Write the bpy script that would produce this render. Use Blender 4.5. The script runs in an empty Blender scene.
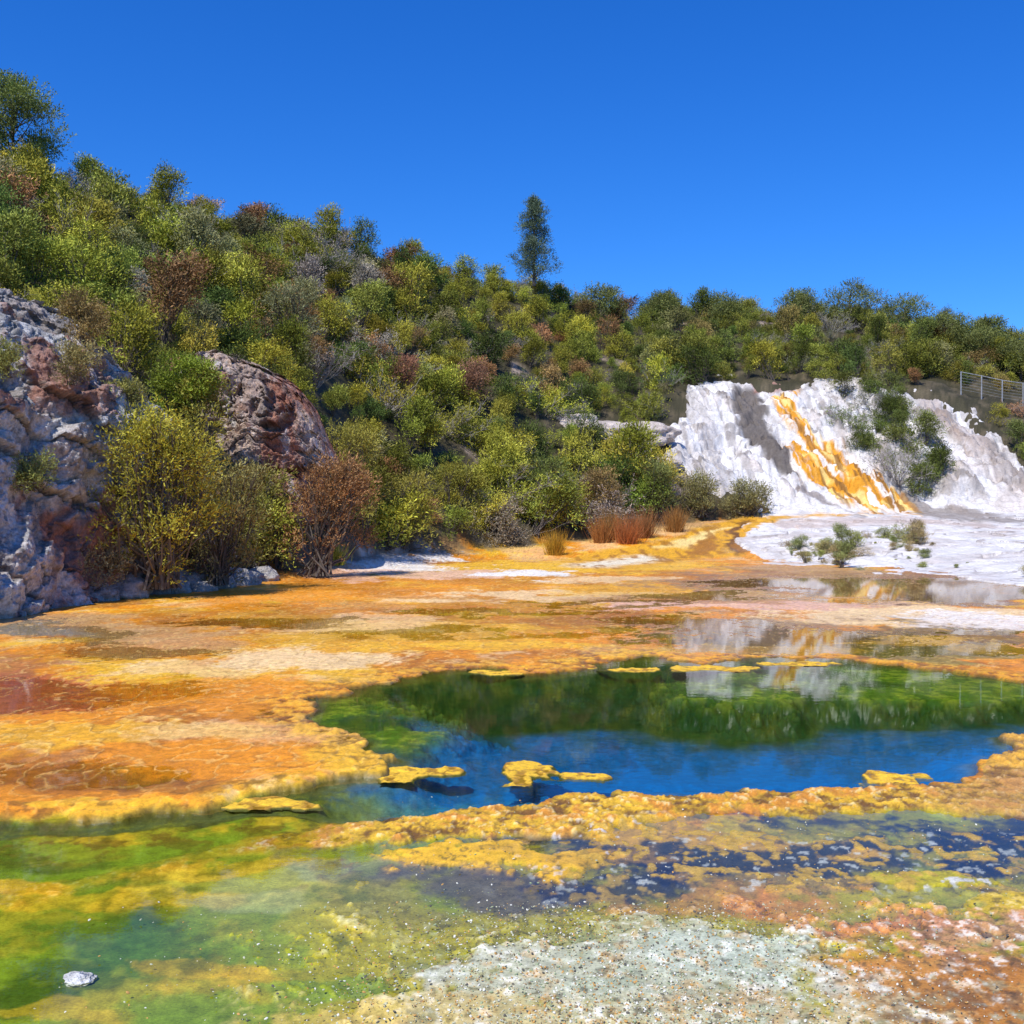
import bpy, math, random
import numpy as np
from mathutils import Vector
rs=np.random.RandomState(7)
T2=rs.rand(256,256)*2-1
T3=rs.rand(64,64,64)*2-1
F=1098.0; HC=3.0; HZ=505.0     # image constants: focal length in pixels, eye height, horizon pixel row
def vn(x,y,s=0):
    x=np.asarray(x,float)+s*17.31+1000; y=np.asarray(y,float)+s*9.77+1000
    xi=np.floor(x).astype(np.int64); yi=np.floor(y).astype(np.int64)
    fx=x-xi; fy=y-yi
    fx=fx*fx*fx*(fx*(fx*6-15)+10); fy=fy*fy*fy*(fy*(fy*6-15)+10)
    a=T2[xi&255,yi&255]; b=T2[(xi+1)&255,yi&255]; c=T2[xi&255,(yi+1)&255]; d=T2[(xi+1)&255,(yi+1)&255]
    return (a*(1-fx)+b*fx)*(1-fy)+(c*(1-fx)+d*fx)*fy
def fbm(x,y,s=0,o=4,g=.5):
    r=0;a=1;t=0
    for k in range(o):
        ca,sa=math.cos(k*1.1),math.sin(k*1.1)
        r=r+a*vn((x*ca-y*sa)*2**k,(x*sa+y*ca)*2**k,s+k*3); t+=a; a*=g
    return r/t*1.5
def vn3(x,y,z,s=0):
    x=x+s*7.3+500; y=y+s*3.1+500; z=z+s*5.7+500
    xi=np.floor(x).astype(int); yi=np.floor(y).astype(int); zi=np.floor(z).astype(int)
    f=[x-xi,y-yi,z-zi]; f=[q*q*(3-2*q) for q in f]
    r=0
    for i in (0,1):
        for j in (0,1):
            for k in (0,1):
                r=r+T3[(xi+i)&63,(yi+j)&63,(zi+k)&63]*(f[0] if i else 1-f[0])*(f[1] if j else 1-f[1])*(f[2] if k else 1-f[2])
    return r
def fbm3(x,y,z,s=0,o=4,g=.5):
    r=0;a=1;t=0
    for k in range(o):
        ca,sa=math.cos(k*.9),math.sin(k*.9)
        r=r+a*vn3((x*ca-z*sa)*2**k,y*2**k,(x*sa+z*ca)*2**k,s+k*2.3);t+=a;a*=g
    return r/t*1.5
def ss(a,b,x):
    t=np.clip((x-a)/(b-a),0,1); return t*t*(3-2*t)
def mixc(c,col,m): return c+(np.array(col)-c)*m[:,None]
def psd(px,py,poly,ex=40):
    P=np.array(poly,float); out=np.full(px.shape,-1e3)
    m=(px>P[:,0].min()-ex)&(px<P[:,0].max()+ex)&(py>P[:,1].min()-ex)&(py<P[:,1].max()+ex)
    x=px[m];y=py[m]; dm=np.full(x.shape,1e9); ins=np.zeros(x.shape,bool)
    for i in range(len(P)):
        a=P[i];b=P[(i+1)%len(P)]; ab=b-a
        t=np.clip(((x-a[0])*ab[0]+(y-a[1])*ab[1])/(ab@ab+1e-9),0,1)
        dm=np.minimum(dm,(x-a[0]-t*ab[0])**2+(y-a[1]-t*ab[1])**2)
        if a[1]!=b[1]:
            c=((a[1]>y)!=(b[1]>y))&(x<(b[0]-a[0])*(y-a[1])/(b[1]-a[1])+a[0]); ins^=c
    dm=np.sqrt(dm); out[m]=np.where(ins,dm,-dm); return out
def gw(p):  # image pixel on flat ground -> world xy
    d=HC*F/(p[1]-HZ); return ((p[0]-512)/F*d,d)

# ---------------- terrain profile table ----------------
KN=[ # image pixel column, ramp start, foot, mid, ridge (dist,height)
(-300,(24,0),(26,0),(36,9),(68,25)),
(0,(29,0),(31,0),(39,9),(75,25)),
(100,(34,0),(36,0),(43,8.3),(80,25.3)),
(200,(39,0),(41.5,0),(48.5,7.2),(88,25.3)),
(255,(42,0),(44,0.3),(50.5,8.2),(91,25.2)),
(300,(44,0),(47,0.4),(56,7.5),(95,24.8)),
(400,(54,0),(58,0.5),(70,8),(100,24)),
(500,(61,0),(65,0.5),(78,8.5),(108,24.2)),
(600,(60,0),(71,0.9),(86,9),(115,23.0)),
(680,(62,0),(77,1.8),(93,12.6),(119,22.8)),
(760,(60,0),(80,2.3),(95,13.6),(121,23)),
(850,(54,0),(80,2.3),(95,13.5),(122,23.4)),
(940,(49,0),(80,2.3),(95,12.8),(119,21.2)),
(1024,(43,0),(79,2.2),(95,11.6),(113,18)),
(1300,(36,0),(72,2.2),(88,9),(105,15))]
kp=np.array([k[0] for k in KN],float)
KD=np.array([[q[0] for q in k[1:]] for k in KN],float); KZ=np.array([[q[1] for q in k[1:]] for k in KN],float)
def prof(px):
    w=16.0; res=[]
    for A in (KD,KZ):
        res.append([sum(np.interp(px+o,kp,A[:,j]) for o in (-w*1.5,-w*.5,w*.5,w*1.5))/4 for j in range(4)])
    return res
def H(x,y):
    d=np.maximum(y,1.0); px=512+F*np.clip(x/d,-2,2)
    D,Z=prof(px); z=np.zeros_like(d)
    def seg(z,d0,z0,d1,z1): 
        t=np.clip((d-d0)/(d1-d0),0,1); return np.where(d>=d0,z0+(z1-z0)*t,z)
    z=seg(z,D[0],0,D[1],Z[1]); z=seg(z,D[1],Z[1],D[2],Z[2]); z=seg(z,D[2],Z[2],D[3],Z[3])
    z=seg(z,D[3],Z[3],D[3]+25,Z[3]-1.5); z=seg(z,D[3]+25,Z[3]-1.5,D[3]+160,4)
    return z
TER=[(744,549),(765,562),(850,570),(940,574),(1024,586),(1300,640),(1300,500),(1100,490),(1040,480),(1015,462),(992,432),(965,402),(930,392),(900,390),(840,384),(800,384),(760,380),(705,374),(690,386),(680,410),(664,438),(668,466),(700,484),(745,500),(765,516),(735,532)]
def proj(x,y,z): return 512+F*x/np.maximum(y,1), HZ-F*(z-HC)/np.maximum(y,1)

def set_mesh(name,V,Q,mats,smooth=True,cols=None,floats=None,matidx=None):
    me=bpy.data.meshes.new(name); V=np.asarray(V,np.float32); Q=np.asarray(Q,np.int32); k=Q.shape[1]
    me.vertices.add(len(V)); me.vertices.foreach_set("co",V.ravel())
    me.loops.add(Q.size); me.loops.foreach_set("vertex_index",Q.ravel())
    me.polygons.add(len(Q)); me.polygons.foreach_set("loop_start",np.arange(0,Q.size,k,dtype=np.int32))
    me.polygons.foreach_set("use_smooth",np.full(len(Q),smooth))
    for m in mats: me.materials.append(m)
    if matidx is not None: me.polygons.foreach_set("material_index",np.asarray(matidx,np.int32))
    me.update(calc_edges=True)
    if cols is not None:
        a=me.color_attributes.new("Col",'FLOAT_COLOR','POINT'); c=np.ones((len(V),4),np.float32); c[:,:3]=cols; a.data.foreach_set("color",c.ravel())
    for n,v in (floats or {}).items():
        a=me.attributes.new(n,'FLOAT','POINT'); a.data.foreach_set("value",np.asarray(v,np.float32))
    return me
def add(name,me,parent=None,loc=(0,0,0)):
    o=bpy.data.objects.new(name,me); bpy.context.scene.collection.objects.link(o); o.location=loc
    if parent: o.parent=parent
    return o
def grid(nr,nc):
    i=np.arange(nr-1)[:,None]*nc+np.arange(nc-1)[None,:]
    return np.stack([i,i+1,i+1+nc,i+nc],-1).reshape(-1,4)

# ---------------- materials ----------------
def newmat(n):
    m=bpy.data.materials.new(n); m.use_nodes=True; nt=m.node_tree; b=nt.nodes["Principled BSDF"]; return m,nt,b
def N(nt,t,**k):
    n=nt.nodes.new(t)
    for a,v in k.items():
        if a in n.inputs.keys() : n.inputs[a].default_value=v
        else: setattr(n,a,v)
    return n
def noise(nt,scale,detail=4,vec=None,rough=.6):
    n=nt.nodes.new("ShaderNodeTexNoise"); n.inputs["Scale"].default_value=scale; n.inputs["Detail"].default_value=detail; n.inputs["Roughness"].default_value=rough
    if vec: nt.links.new(vec,n.inputs["Vector"])
    return n.outputs["Fac"]
def mrange(nt,s,a,b,c,d):
    n=nt.nodes.new("ShaderNodeMapRange"); nt.links.new(s,n.inputs[0])
    for i,v in enumerate((a,b,c,d)): n.inputs[i+1].default_value=v
    return n.outputs[0]
def math_(nt,op,a,b):
    n=nt.nodes.new("ShaderNodeMath"); n.operation=op
    for i,v in enumerate((a,b)):
        if isinstance(v,(int,float)): n.inputs[i].default_value=v
        else: nt.links.new(v,n.inputs[i])
    return n.outputs[0]
def vscale(nt,c,s):
    n=nt.nodes.new("ShaderNodeVectorMath"); n.operation='SCALE'; nt.links.new(c,n.inputs[0]); nt.links.new(s,n.inputs["Scale"]); return n.outputs[0]
def surface_mat(name,scales,var=.35,bumpd=.02,rough=.8,wet=False,spec=.3):
    m,nt,b=newmat(name); g=nt.nodes.new("ShaderNodeNewGeometry").outputs["Position"]
    at=N(nt,"ShaderNodeAttribute",attribute_name="Col")
    n1=noise(nt,scales[0],5,g,.65); n2=noise(nt,scales[1],5,g,.7)
    f=math_(nt,'ADD',mrange(nt,n1,.3,.7,1-var*.5,1+var*.5),mrange(nt,n2,.3,.7,-var*.6,var*.6))
    nt.links.new(vscale(nt,at.outputs["Color"],f),b.inputs["Base Color"])
    if wet:
        w=N(nt,"ShaderNodeAttribute",attribute_name="wet"); nt.links.new(mrange(nt,w.outputs["Fac"],0,1,rough,.22),b.inputs["Roughness"])
    else: b.inputs["Roughness"].default_value=rough
    b.inputs["Specular IOR Level"].default_value=spec
    bp=nt.nodes.new("ShaderNodeBump"); bp.inputs["Distance"].default_value=bumpd; bp.inputs["Strength"].default_value=.9
    nt.links.new(math_(nt,'ADD',n1,math_(nt,'MULTIPLY',n2,.5)),bp.inputs["Height"]); nt.links.new(bp.outputs[0],b.inputs["Normal"])
    return m
M_ground=surface_mat("sinter_ground",(7,45),.45,.012,.7,True)
M_terr=surface_mat("silica",(1.5,7),.30,.10,.8)
M_rock=surface_mat("rhyolite_rock",(2.2,11),.60,.22,.88)
m,nt,b=newmat("pool_water"); M_water=m; nt.nodes.remove(b); out=nt.nodes["Material Output"]
g=nt.nodes.new("ShaderNodeNewGeometry").outputs["Position"]
bp=nt.nodes.new("ShaderNodeBump"); bp.inputs["Distance"].default_value=.0010; bp.inputs["Strength"].default_value=.5
mp=nt.nodes.new("ShaderNodeMapping"); mp.inputs["Scale"].default_value=(1,1.6,1); nt.links.new(g,mp.inputs[0])
nt.links.new(noise(nt,3.0,3,mp.outputs[0]),bp.inputs["Height"])
fr=nt.nodes.new("ShaderNodeFresnel"); fr.inputs[0].default_value=1.44; nt.links.new(bp.outputs[0],fr.inputs["Normal"])
gl=nt.nodes.new("ShaderNodeBsdfGlossy"); gl.inputs["Roughness"].default_value=.02; nt.links.new(bp.outputs[0],gl.inputs["Normal"])
tr=nt.nodes.new("ShaderNodeBsdfTransparent"); tr.inputs[0].default_value=(.92,.97,.95,1)
mx=nt.nodes.new("ShaderNodeMixShader"); nt.links.new(fr.outputs[0],mx.inputs[0]); nt.links.new(tr.outputs[0],mx.inputs[1]); nt.links.new(gl.outputs[0],mx.inputs[2]); nt.links.new(mx.outputs[0],out.inputs[0])

def leaf_mat(name,tint=None,transl=.2):
    m,nt,b=newmat(name); out=nt.nodes["Material Output"]
    sh=N(nt,"ShaderNodeAttribute",attribute_name="shade").outputs["Fac"]
    if tint is None:
        t=N(nt,"ShaderNodeAttribute",attribute_name="tint",attribute_type='INSTANCER').outputs["Color"]
    else:
        r=nt.nodes.new("ShaderNodeRGB"); r.outputs[0].default_value=(*tint,1); t=r.outputs[0]
    c=vscale(nt,t,sh)
    if transl==0:
        nt.nodes.remove(b); b=nt.nodes.new("ShaderNodeBsdfDiffuse"); nt.links.new(c,b.inputs[0]); nt.links.new(b.outputs[0],out.inputs[0]); return m
    nt.links.new(c,b.inputs["Base Color"]); b.inputs["Roughness"].default_value=.6; b.inputs["Specular IOR Level"].default_value=.25
    tl=nt.nodes.new("ShaderNodeBsdfTranslucent"); nt.links.new(c,tl.inputs[0])
    mx=nt.nodes.new("ShaderNodeMixShader"); mx.inputs[0].default_value=transl
    nt.links.new(b.outputs[0],mx.inputs[1]); nt.links.new(tl.outputs[0],mx.inputs[2]); nt.links.new(mx.outputs[0],out.inputs[0])
    return m
def plain(name,c,rough=.8,sc=8):
    m,nt,b=newmat(name); g=nt.nodes.new("ShaderNodeNewGeometry").outputs["Position"]
    r=nt.nodes.new("ShaderNodeRGB"); r.outputs[0].default_value=(*c,1)
    nt.links.new(vscale(nt,r.outputs[0],mrange(nt,noise(nt,sc,4,g),.3,.7,.65,1.3)),b.inputs["Base Color"]); b.inputs["Roughness"].default_value=rough
    return m
M_bark=plain("grey_bark",(.11,.09,.07)); M_leaf=leaf_mat("leaf_scatter",transl=0)

# ---------------- ground sheet ----------------
PAL=dict(OR=(.78,.28,.014),YE=(.84,.47,.025),BR=(.38,.13,.015),RU=(.48,.12,.03),PE=(.86,.60,.30),WH=(.86,.82,.76),PK=(.76,.48,.35),TN=(.50,.30,.13),
 OL=(.44,.37,.025),GR=(.22,.31,.02),DG=(.045,.10,.01),NV=(.03,.035,.065),MT=(.54,.56,.42),GY=(.45,.42,.38),MV=(.30,.16,.08),DB=(.12,.06,.025))
uf=np.linspace(-.52,.52,1150); uo=.52+np.cumsum(np.linspace(.002,.07,32)); U=np.concatenate([-uo[::-1],uf,uo])
dd=[4.6]
while dd[-1]<50: dd.append(dd[-1]*1.0031)
while dd[-1]<135: dd.append(dd[-1]*1.006)
while dd[-1]<3500: dd.append(dd[-1]*1.12)
Dv=np.array([-60,-25,-8,0,2.5,3.8]+dd)
wd=np.where(Dv<4.6,np.array(4.6)+(4.6-Dv)*1.2,Dv)
X=(U[None,:]*wd[:,None]).ravel(); Y=np.repeat(Dv,len(U))
nr,nc=len(Dv),len(U)
Z=H(X,Y)
px,py=proj(X,np.maximum(Y,4),Z*0)
py0=HZ+HC*F/np.maximum(Y,4)
sd_ter=psd(*proj(X,Y,Z),TER)
k=np.clip(Y/12,.4,6)
wx=(fbm(X*.45,Y*.45,1,3)*.45+fbm(X*3.2,Y*2.6,2,4)*.13)*k**.8
wy=(fbm(X*.45,Y*.45,5,3)*.55+fbm(X*3.2,Y*2.6,6,4)*.17)*k**1.1
Xw=X+wx; Yw=np.maximum(Y+wy,4)
qx=512+F*Xw/Yw; qy=HZ+HC*F/Yw
C=np.zeros((len(X),3)); 
n1=fbm(X*.35,Y*.28,11,5,.6); n2=fbm(X*1.3,Y*.9,12,5,.6); n3=fbm(X*6,Y*5,13,4,.6); n4=fbm(X*17,Y*14,14,3,.6)
n5=fbm(X*.22,Y*.10,15,5,.62); n6=fbm(X*.5+Y*.2,Y*.5-X*.1,16,5,.55)
C[:]=PAL['OR']
C=mixc(C,PAL['YE'],ss(-.2,.5,n1+n2*.4)); C=mixc(C,PAL['BR'],ss(.15,.75,-n1+n2*.7-.1)*.75)
C=mixc(C,PAL['PE'],ss(.35,.8,n2+n3*.4)*.5)
far=ss(16,30,Y)
C=mixc(C,PAL['BR'],ss(.05,.45,n5+.25*n2)*far*.8); C=mixc(C,PAL['PE'],ss(.1,.5,-n5+.3*n2)*far*.5)
lvl=.020+.012*n2+.003*n3+.016*n6
wet=np.zeros(len(X))
def blob(cx,cy,rx,ry,col,st=1,soft=.35,na=.5,rot=0,lv=None,s=0):
    global C,lvl,wet
    m=(np.abs(qx-cx)<max(rx,ry)*1.7)&(np.abs(qy-cy)<max(ry,rx*abs(math.sin(math.radians(rot))))*1.9+4)
    x=qx[m]-cx;y=qy[m]-cy;c_,s_=math.cos(math.radians(rot)),math.sin(math.radians(rot))
    a=x*c_+y*s_; bb=-x*s_+y*c_
    v=1-np.sqrt((a/rx)**2+(bb/ry)**2)+na*(n2[m]*.45+n3[m]*.4+n4[m]*.15)
    f=ss(-soft*.5,soft*.5,v)*st
    c=np.array(PAL[col]) if isinstance(col,str) else np.array(col)
    C[m]=C[m]+(c-C[m])*f[:,None]
    if lv is not None: lvl[m]=lvl[m]+(lv-lvl[m])*ss(-.3,.3,v)
# far flats
for b_ in [(520,590,260,22,'OR',.5),(480,572,120,9,'YE',.8),(600,566,110,7,'YE',.8),(690,545,60,9,'TN',.7),
 (370,566,80,8,'WH',.9),(450,577,60,5,'PK',.8),(525,575,45,4.5,'WH',.95),(620,580,60,3.5,'PE',.8),(330,575,50,6,'PK',.6),
 (560,597,150,5,'PE',.85),(760,607,170,5,'PK',.8),(700,600,130,6,'BR',.6),(930,617,170,8,'PE',.95),(1010,622,100,7,'WH',.7),(640,590,90,6,'YE',.5),
 (860,583,190,15,'MV',.85),(960,598,120,9,'MV',.9),(800,598,90,5,'TN',.7),(1040,592,60,8,(.20,.14,.12),.8),(800,568,60,5,'TN',.7),
 (860,640,200,15,(.22,.13,.03),.9),(740,628,120,11,(.25,.14,.06),.75),(960,655,110,11,(.22,.18,.04),.85),(760,650,90,6,'YE',.4),(900,642,60,3,'YE',.6),(1000,648,50,3,'YE',.5),
 (560,622,170,9,'BR',.5),(430,607,150,6,'BR',.5),(420,640,180,14,'YE',.5),(540,650,120,7,'YE',.7),
 (60,628,100,13,'TN',.8),(20,632,60,9,'GY',.6),(160,640,90,16,'TN',.6),(230,615,120,8,'BR',.6),(300,600,70,7,'OR',.8),(360,625,90,10,'PE',.5),
 (290,660,80,13,'PE',.85),(210,672,60,10,'PE',.5),(50,692,95,24,'RU',.95),(30,668,60,12,(.36,.13,.05),.7),(200,700,110,18,'OR',.7),
 (110,735,150,11,'YE',.55),(60,775,130,22,'BR',.8),(130,790,60,12,'DB',.45),(200,765,110,16,'OR',.7),(250,735,90,16,'PE',.35),(320,745,60,22,'YE',.6),(90,812,120,8,'YE',.7),(300,716,60,8,'BR',.5)]:
    blob(*b_[:5],st=b_[5])
for cx,cy,rx,ry in [(40,634,90,13),(60,695,110,20),(60,775,110,15),(780,640,150,15),(940,592,160,14),(900,650,180,9),(270,620,90,5),(150,650,90,8),(500,612,130,4),(690,622,100,7),(820,583,120,7),(400,634,90,4),(620,604,90,3),(700,597,80,4),(570,635,80,4),(1000,632,60,4)]:
    blob(cx,cy,rx,ry,'BR',st=0,lv=-.006)
# micro-terrace rims (thin mineral contour lines)
ph=(n1*3.2+n2*.9)%1.0; rimc=np.exp(-((ph-.5)/.07)**2)*ss(9,13,Y); rim2=np.exp(-((ph-.62)/.07)**2)*ss(9,13,Y)
C=mixc(C,(.26,.10,.015),rimc*.5*ss(-.3,.3,n3+.2)); C=mixc(C,(.86,.60,.18),rim2*.4); lvl+=.008*rim2
# lower shelf zone
LOW=[(-900,930),(-300,850),(0,825),(100,818),(200,800),(300,780),(372,768),(420,790),(560,800),(720,795),(850,788),(960,780),(1024,735),(1300,700),(2200,800),(2200,4000),(-1500,4000)]
low=psd(qx,qy,LOW,60); low=np.where(qy>900,60,low); ml=ss(-3,3,low)
CL=np.zeros_like(C); CL[:]=PAL['OL']; CL=mixc(CL,PAL['GR'],ss(-.3,.4,n1-n2*.4)); CL=mixc(CL,PAL['YE'],ss(.1,.7,n2+n3*.5)*.5)
C=C+(CL-C)*ml[:,None]
ll=-.018+.010*n2+.003*n3
lvl=lvl+(ll-lvl)*ml
lipo=np.exp(-((low+9)/9)**2)*(qx<380); lvl+=lipo*.05
for b_ in [(40,852,90,10,'DG',.6),(170,840,110,9,'GR',.8),(30,940,90,30,'OL',.8),(110,950,110,28,(.08,.17,.015),.85),(150,925,60,12,'DG',.6),(60,985,70,14,'DG',.7),(10,1005,60,20,'DG',.85),(230,1000,90,14,'GR',.8),
 (300,890,130,25,(.48,.45,.06),.8),(250,930,70,25,'GR',.7),(360,935,80,30,'OL',.7),(330,860,90,12,'GR',.5),(30,880,70,10,'YE',.7),(190,965,70,8,'YE',.4),(120,900,160,12,'YE',.45),(310,975,70,12,'GR',.8),(240,870,120,9,'YE',.5),(60,1015,90,9,(.6,.4,.03),.6),
 (380,880,70,12,(.36,.38,.20),.6),(260,905,60,9,(.42,.43,.2),.5),(420,950,60,14,(.40,.42,.22),.5)]:
    blob(*b_[:5],st=b_[5])
for b_ in [(780,850,330,38,'NV',.9),(1020,840,120,36,'NV',.9),(520,885,110,18,(.10,.08,.10),.8),(640,880,90,16,'NV',.85),(700,835,110,10,'YE',.65),(640,818,90,9,'OR',.6),
 (500,862,90,13,'YE',.9),(600,858,80,7,(.45,.25,.05),.6),(420,905,80,10,(.3,.25,.05),.6),
 (930,878,60,8,'OL',.95),(870,852,50,5,'YE',.65),(1010,912,60,12,(.62,.42,.03),.95),(780,885,80,9,(.4,.26,.06),.7),(960,852,50,5,'OL',.7),(820,828,80,6,'OL',.7),
 (720,900,120,14,(.5,.25,.05),.8),(900,925,110,16,(.68,.27,.09),.95),(800,905,70,10,(.62,.25,.05),.8),(940,985,150,45,(.54,.22,.05),.9),(990,940,80,20,(.6,.28,.14),.8),(1000,1000,70,30,'BR',.5),(870,1010,60,16,'DB',.5),(850,960,60,18,(.6,.24,.05),.7),
 (640,962,220,42,'MT',.8),(560,1012,300,28,(.60,.50,.26),.8),(750,950,100,22,(.48,.54,.40),.7),(540,945,60,18,(.54,.54,.36),.6),(320,1005,80,16,(.62,.44,.08),.7),(680,1000,100,20,(.42,.44,.28),.6),(600,925,90,9,(.36,.34,.12),.7),(480,990,60,14,(.58,.44,.14),.6),(700,985,50,8,(.5,.3,.1),.5),(600,970,40,8,(.34,.40,.26),.6)]:
    blob(*b_[:5],st=b_[5],soft=.6,na=1.1)
for cx,cy,rx,ry,l in [(640,975,300,62,.025),(940,975,190,75,.025),(780,850,330,34,-.004),(500,862,90,13,.02),(930,878,60,8,.015),(1010,912,60,12,.02)]:
    blob(cx,cy,rx,ry,'BR',st=0,lv=l,na=.8)
# crust band
CR=[(330,824),(420,815),(480,806),(560,799),(650,799),(720,794),(780,787),(850,787),(900,784),(960,778),(985,763),(1024,733),(1200,715),(1300,800),(1024,812),(900,808),(800,812),(700,822),(600,838),(500,842),(400,852),(300,850),(200,866),(100,884),(30,902),(-100,920),(-100,905),(0,890),(80,868),(180,851),(260,836)]
cb=psd(qx,qy,CR,60); mc=ss(-3,3,cb+n2*4*(qx<700))
cc=np.zeros_like(C); cc[:]=(.74,.44,.03); cc=mixc(cc,(.60,.25,.03),ss(-.1,.6,n3+n2*.5)); cc=mixc(cc,(.22,.11,.02),ss(.1,.7,-n3+n4*.6)); cc=mixc(cc,(.82,.66,.30),ss(.4,.9,n4+n3*.3)*.6)
cc=mixc(cc,(.42,.24,.09),ss(880,1010,qx)*.6)
C=C+(cc-C)*(mc*(.35+.65*ss(200,420,qx)))[:,None]
lvl=lvl+((.034+.024*n3+.014*n4)-lvl)*mc*(.15+.85*ss(300,450,qx))
# fine speckles
bot=ss(890,940,qy)*ss(300,500,qx)
C=mixc(C,(.78,.75,.62),ss(.3,.8,n4+.3*n3)*bot*.7); C=mixc(C,(.30,.34,.20),ss(.3,.8,-n3+.5*n4)*bot*.5); C=mixc(C,(.62,.34,.08),ss(.35,.75,fbm(X*8,Y*6,81,4))*bot*.45)
C=mixc(C,(.10,.08,.04),ss(.45,.8,-n4+.3*n3)*ss(800,860,qy)*ss(300,500,qx)*.6)
v6=fbm(X*10,Y*7,33,4); C=mixc(C,(.14,.08,.04),ss(.1,.5,v6)*ss(800,900,qx)*ss(900,940,qy)*.6)
nvm=ss(820,835,qy)*(1-ss(880,905,qy))*ss(480,620,qx); v5=fbm(X*9,Y*7,31,3); C=mixc(C,(.52,.33,.06),ss(.15,.5,v5)*nvm*.85); C=mixc(C,(.65,.65,.66),ss(.62,.8,-v5+.2*n4)*nvm*.7); lvl+=nvm*.016*np.maximum(v5,0)
gm=ss(840,870,qy)*(1-ss(360,480,qx)); C=mixc(C,(.66,.52,.05),ss(.3,.9,n2+.3*n3)*gm*.35); C=mixc(C,(.05,.10,.01),ss(.2,.8,-n3*.5+.7*n2)*gm*.5)
# pool
POOL=[(318,702),(350,690),(420,674),(480,669),(540,673),(600,662),(650,656),(700,667),(760,659),(840,660),(900,667),(960,674),(1024,684),(1130,690),(1240,700),(1230,715),(1100,728),(1024,738),(985,766),(960,781),(900,786),(850,789),(780,790),(720,796),(650,801),(560,802),(480,808),(420,816),(335,822),(300,812),(250,812),(120,826),(0,836),(-60,838),(-60,830),(0,826),(120,818),(230,803),(290,790),(372,772),(382,758),(350,740),(320,716)]
PW=[gw(p) for p in POOL]
f1=fbm(X*2.2,Y*1.8,41,4)
sp_=psd(X+wx*.35,Y+wy*.35,PW,6)+f1*.18
rim=np.exp(-((sp_+.35)/.45)**2)*(Y>9)
uplip=rim*(py0<770)
C=mixc(C,(.72,.38,.03),uplip*ss(-.3,.2,n3)*.7); C=mixc(C,(.20,.09,.015),np.clip(rim*ss(.0,.5,-n3),0,1)*.7)
lvl+=uplip*(.005+.022*n3)
inp=ss(-.05,.07,sp_)
dk=np.exp(-((sp_-.02)/.08)**2)
shelf=np.zeros(len(X)); shc=np.zeros(len(X))
for cx,cy,rx,ry in [(880,680,170,15),(985,692,100,11),(790,686,100,9),(372,722,80,24),(1060,692,60,8)]:
    v=1-np.sqrt(((qx-cx)/rx)**2+((qy-cy)/ry)**2)+.7*(n2*.5+n3*.3); shelf=np.maximum(shelf,ss(-.8,.3,v)); shc=np.maximum(shc,ss(-.35,.6,v))
bed=-.05-.20*ss(.05,.9,sp_)-.15*ss(1,3,sp_)+.03*n2
bed=bed+(-.03+.010*n2-bed)*shelf
shal=ss(360,300,qx)
bed=np.where(shal>0,bed*(1-shal)+(-.05+.02*n2)*shal,bed)
lvl=lvl+(bed-lvl)*inp
cp=np.zeros_like(C); cp[:]=(.002,.125,.37)
gz=ss(-.3,1,(718+.012*(qx-600)-qy)/16+n2*.5)     # dark green bed: hill reflection painted into the colour, plus algae
gz=np.maximum(gz,ss(450,400,qx)*ss(765,740,qy)*.8)
cp=mixc(cp,(.014,.055,.007),gz)
for (cx,cy,rx,ry,col,st) in [(600,690,90,14,(.012,.04,.008),.8),(490,712,70,10,(.02,.06,.01),.7),(380,792,46,14,(.12,.22,.10),.8),(330,798,60,14,(.20,.23,.03),.9),(440,786,60,14,(.03,.20,.28),.8)]:
    v=1-np.sqrt(((qx-cx)/rx)**2+((qy-cy)/ry)**2)+.5*(n2*.5+n3*.35); cp=mixc(cp,col,ss(-.3,.35,v)*st)
g2=np.zeros_like(cp); g2[:]=(.11,.23,.012); g2=mixc(g2,(.30,.38,.03),ss(0,.6,n3+.4*n2)); g2=mixc(g2,(.035,.10,.008),ss(0,.5,-n2)); cp=cp+(g2-cp)*(shc*.92)[:,None]
cp=mixc(cp,(.06,.10,.012),shal*.9); cp=mixc(cp,(.20,.22,.02),shal*ss(0,.5,n3)*.8)
cp=mixc(cp,(.30,.28,.04),np.exp(-(sp_/.18)**2)*.6)
C=C+(cp-C)*inp[:,None]
C=mixc(C,(.035,.04,.01),dk*.7)
# hill soil
D_,Z_=prof(px); hm=ss(-3,1.5,Y-D_[1]+n2*1.5)*(Z>0.05)
hc=np.zeros_like(C); hc[:]=(.045,.04,.018); hc=mixc(hc,(.10,.08,.045),ss(-.1,.6,n2)); hc=mixc(hc,(.38,.30,.24),ss(.5,1,fbm(X*.12,Y*.12,77,3)+.3*n2))
C=C+(hc-C)*hm[:,None]
ppx,ppy=proj(X+wx*.25,Y,Z)
SP=[(560,563),(600,552),(660,543),(690,530),(730,520),(775,515),(790,519),(760,526),(745,540),(752,556),(700,560),(600,572)]
for poly,col in [(SP,(.72,.36,.018)),
                 ([(735,524),(750,521),(742,535),(752,553),(740,556),(728,545)],(.18,.08,.02)),
                 ([(660,548),(700,533),(730,527),(712,538),(690,549)],(.84,.62,.22)),
                 ([(690,548),(715,536),(722,546),(712,556),(690,556)],(.40,.17,.02)),
                 ([(560,566),(650,556),(670,560),(600,569)],(.80,.70,.5))]:
    m_=ss(-2.5,2.5,psd(ppx,ppy,poly,20)+n2*2); C=mixc(C,col,m_)
st_=psd(ppx,ppy,SP,20)
C=mixc(C,(.36,.15,.02),ss(.1,.6,fbm(X*2.5,Y*.5,55,3))*ss(-2,3,st_)*.8)
tail=ss(43,50,Y)
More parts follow.
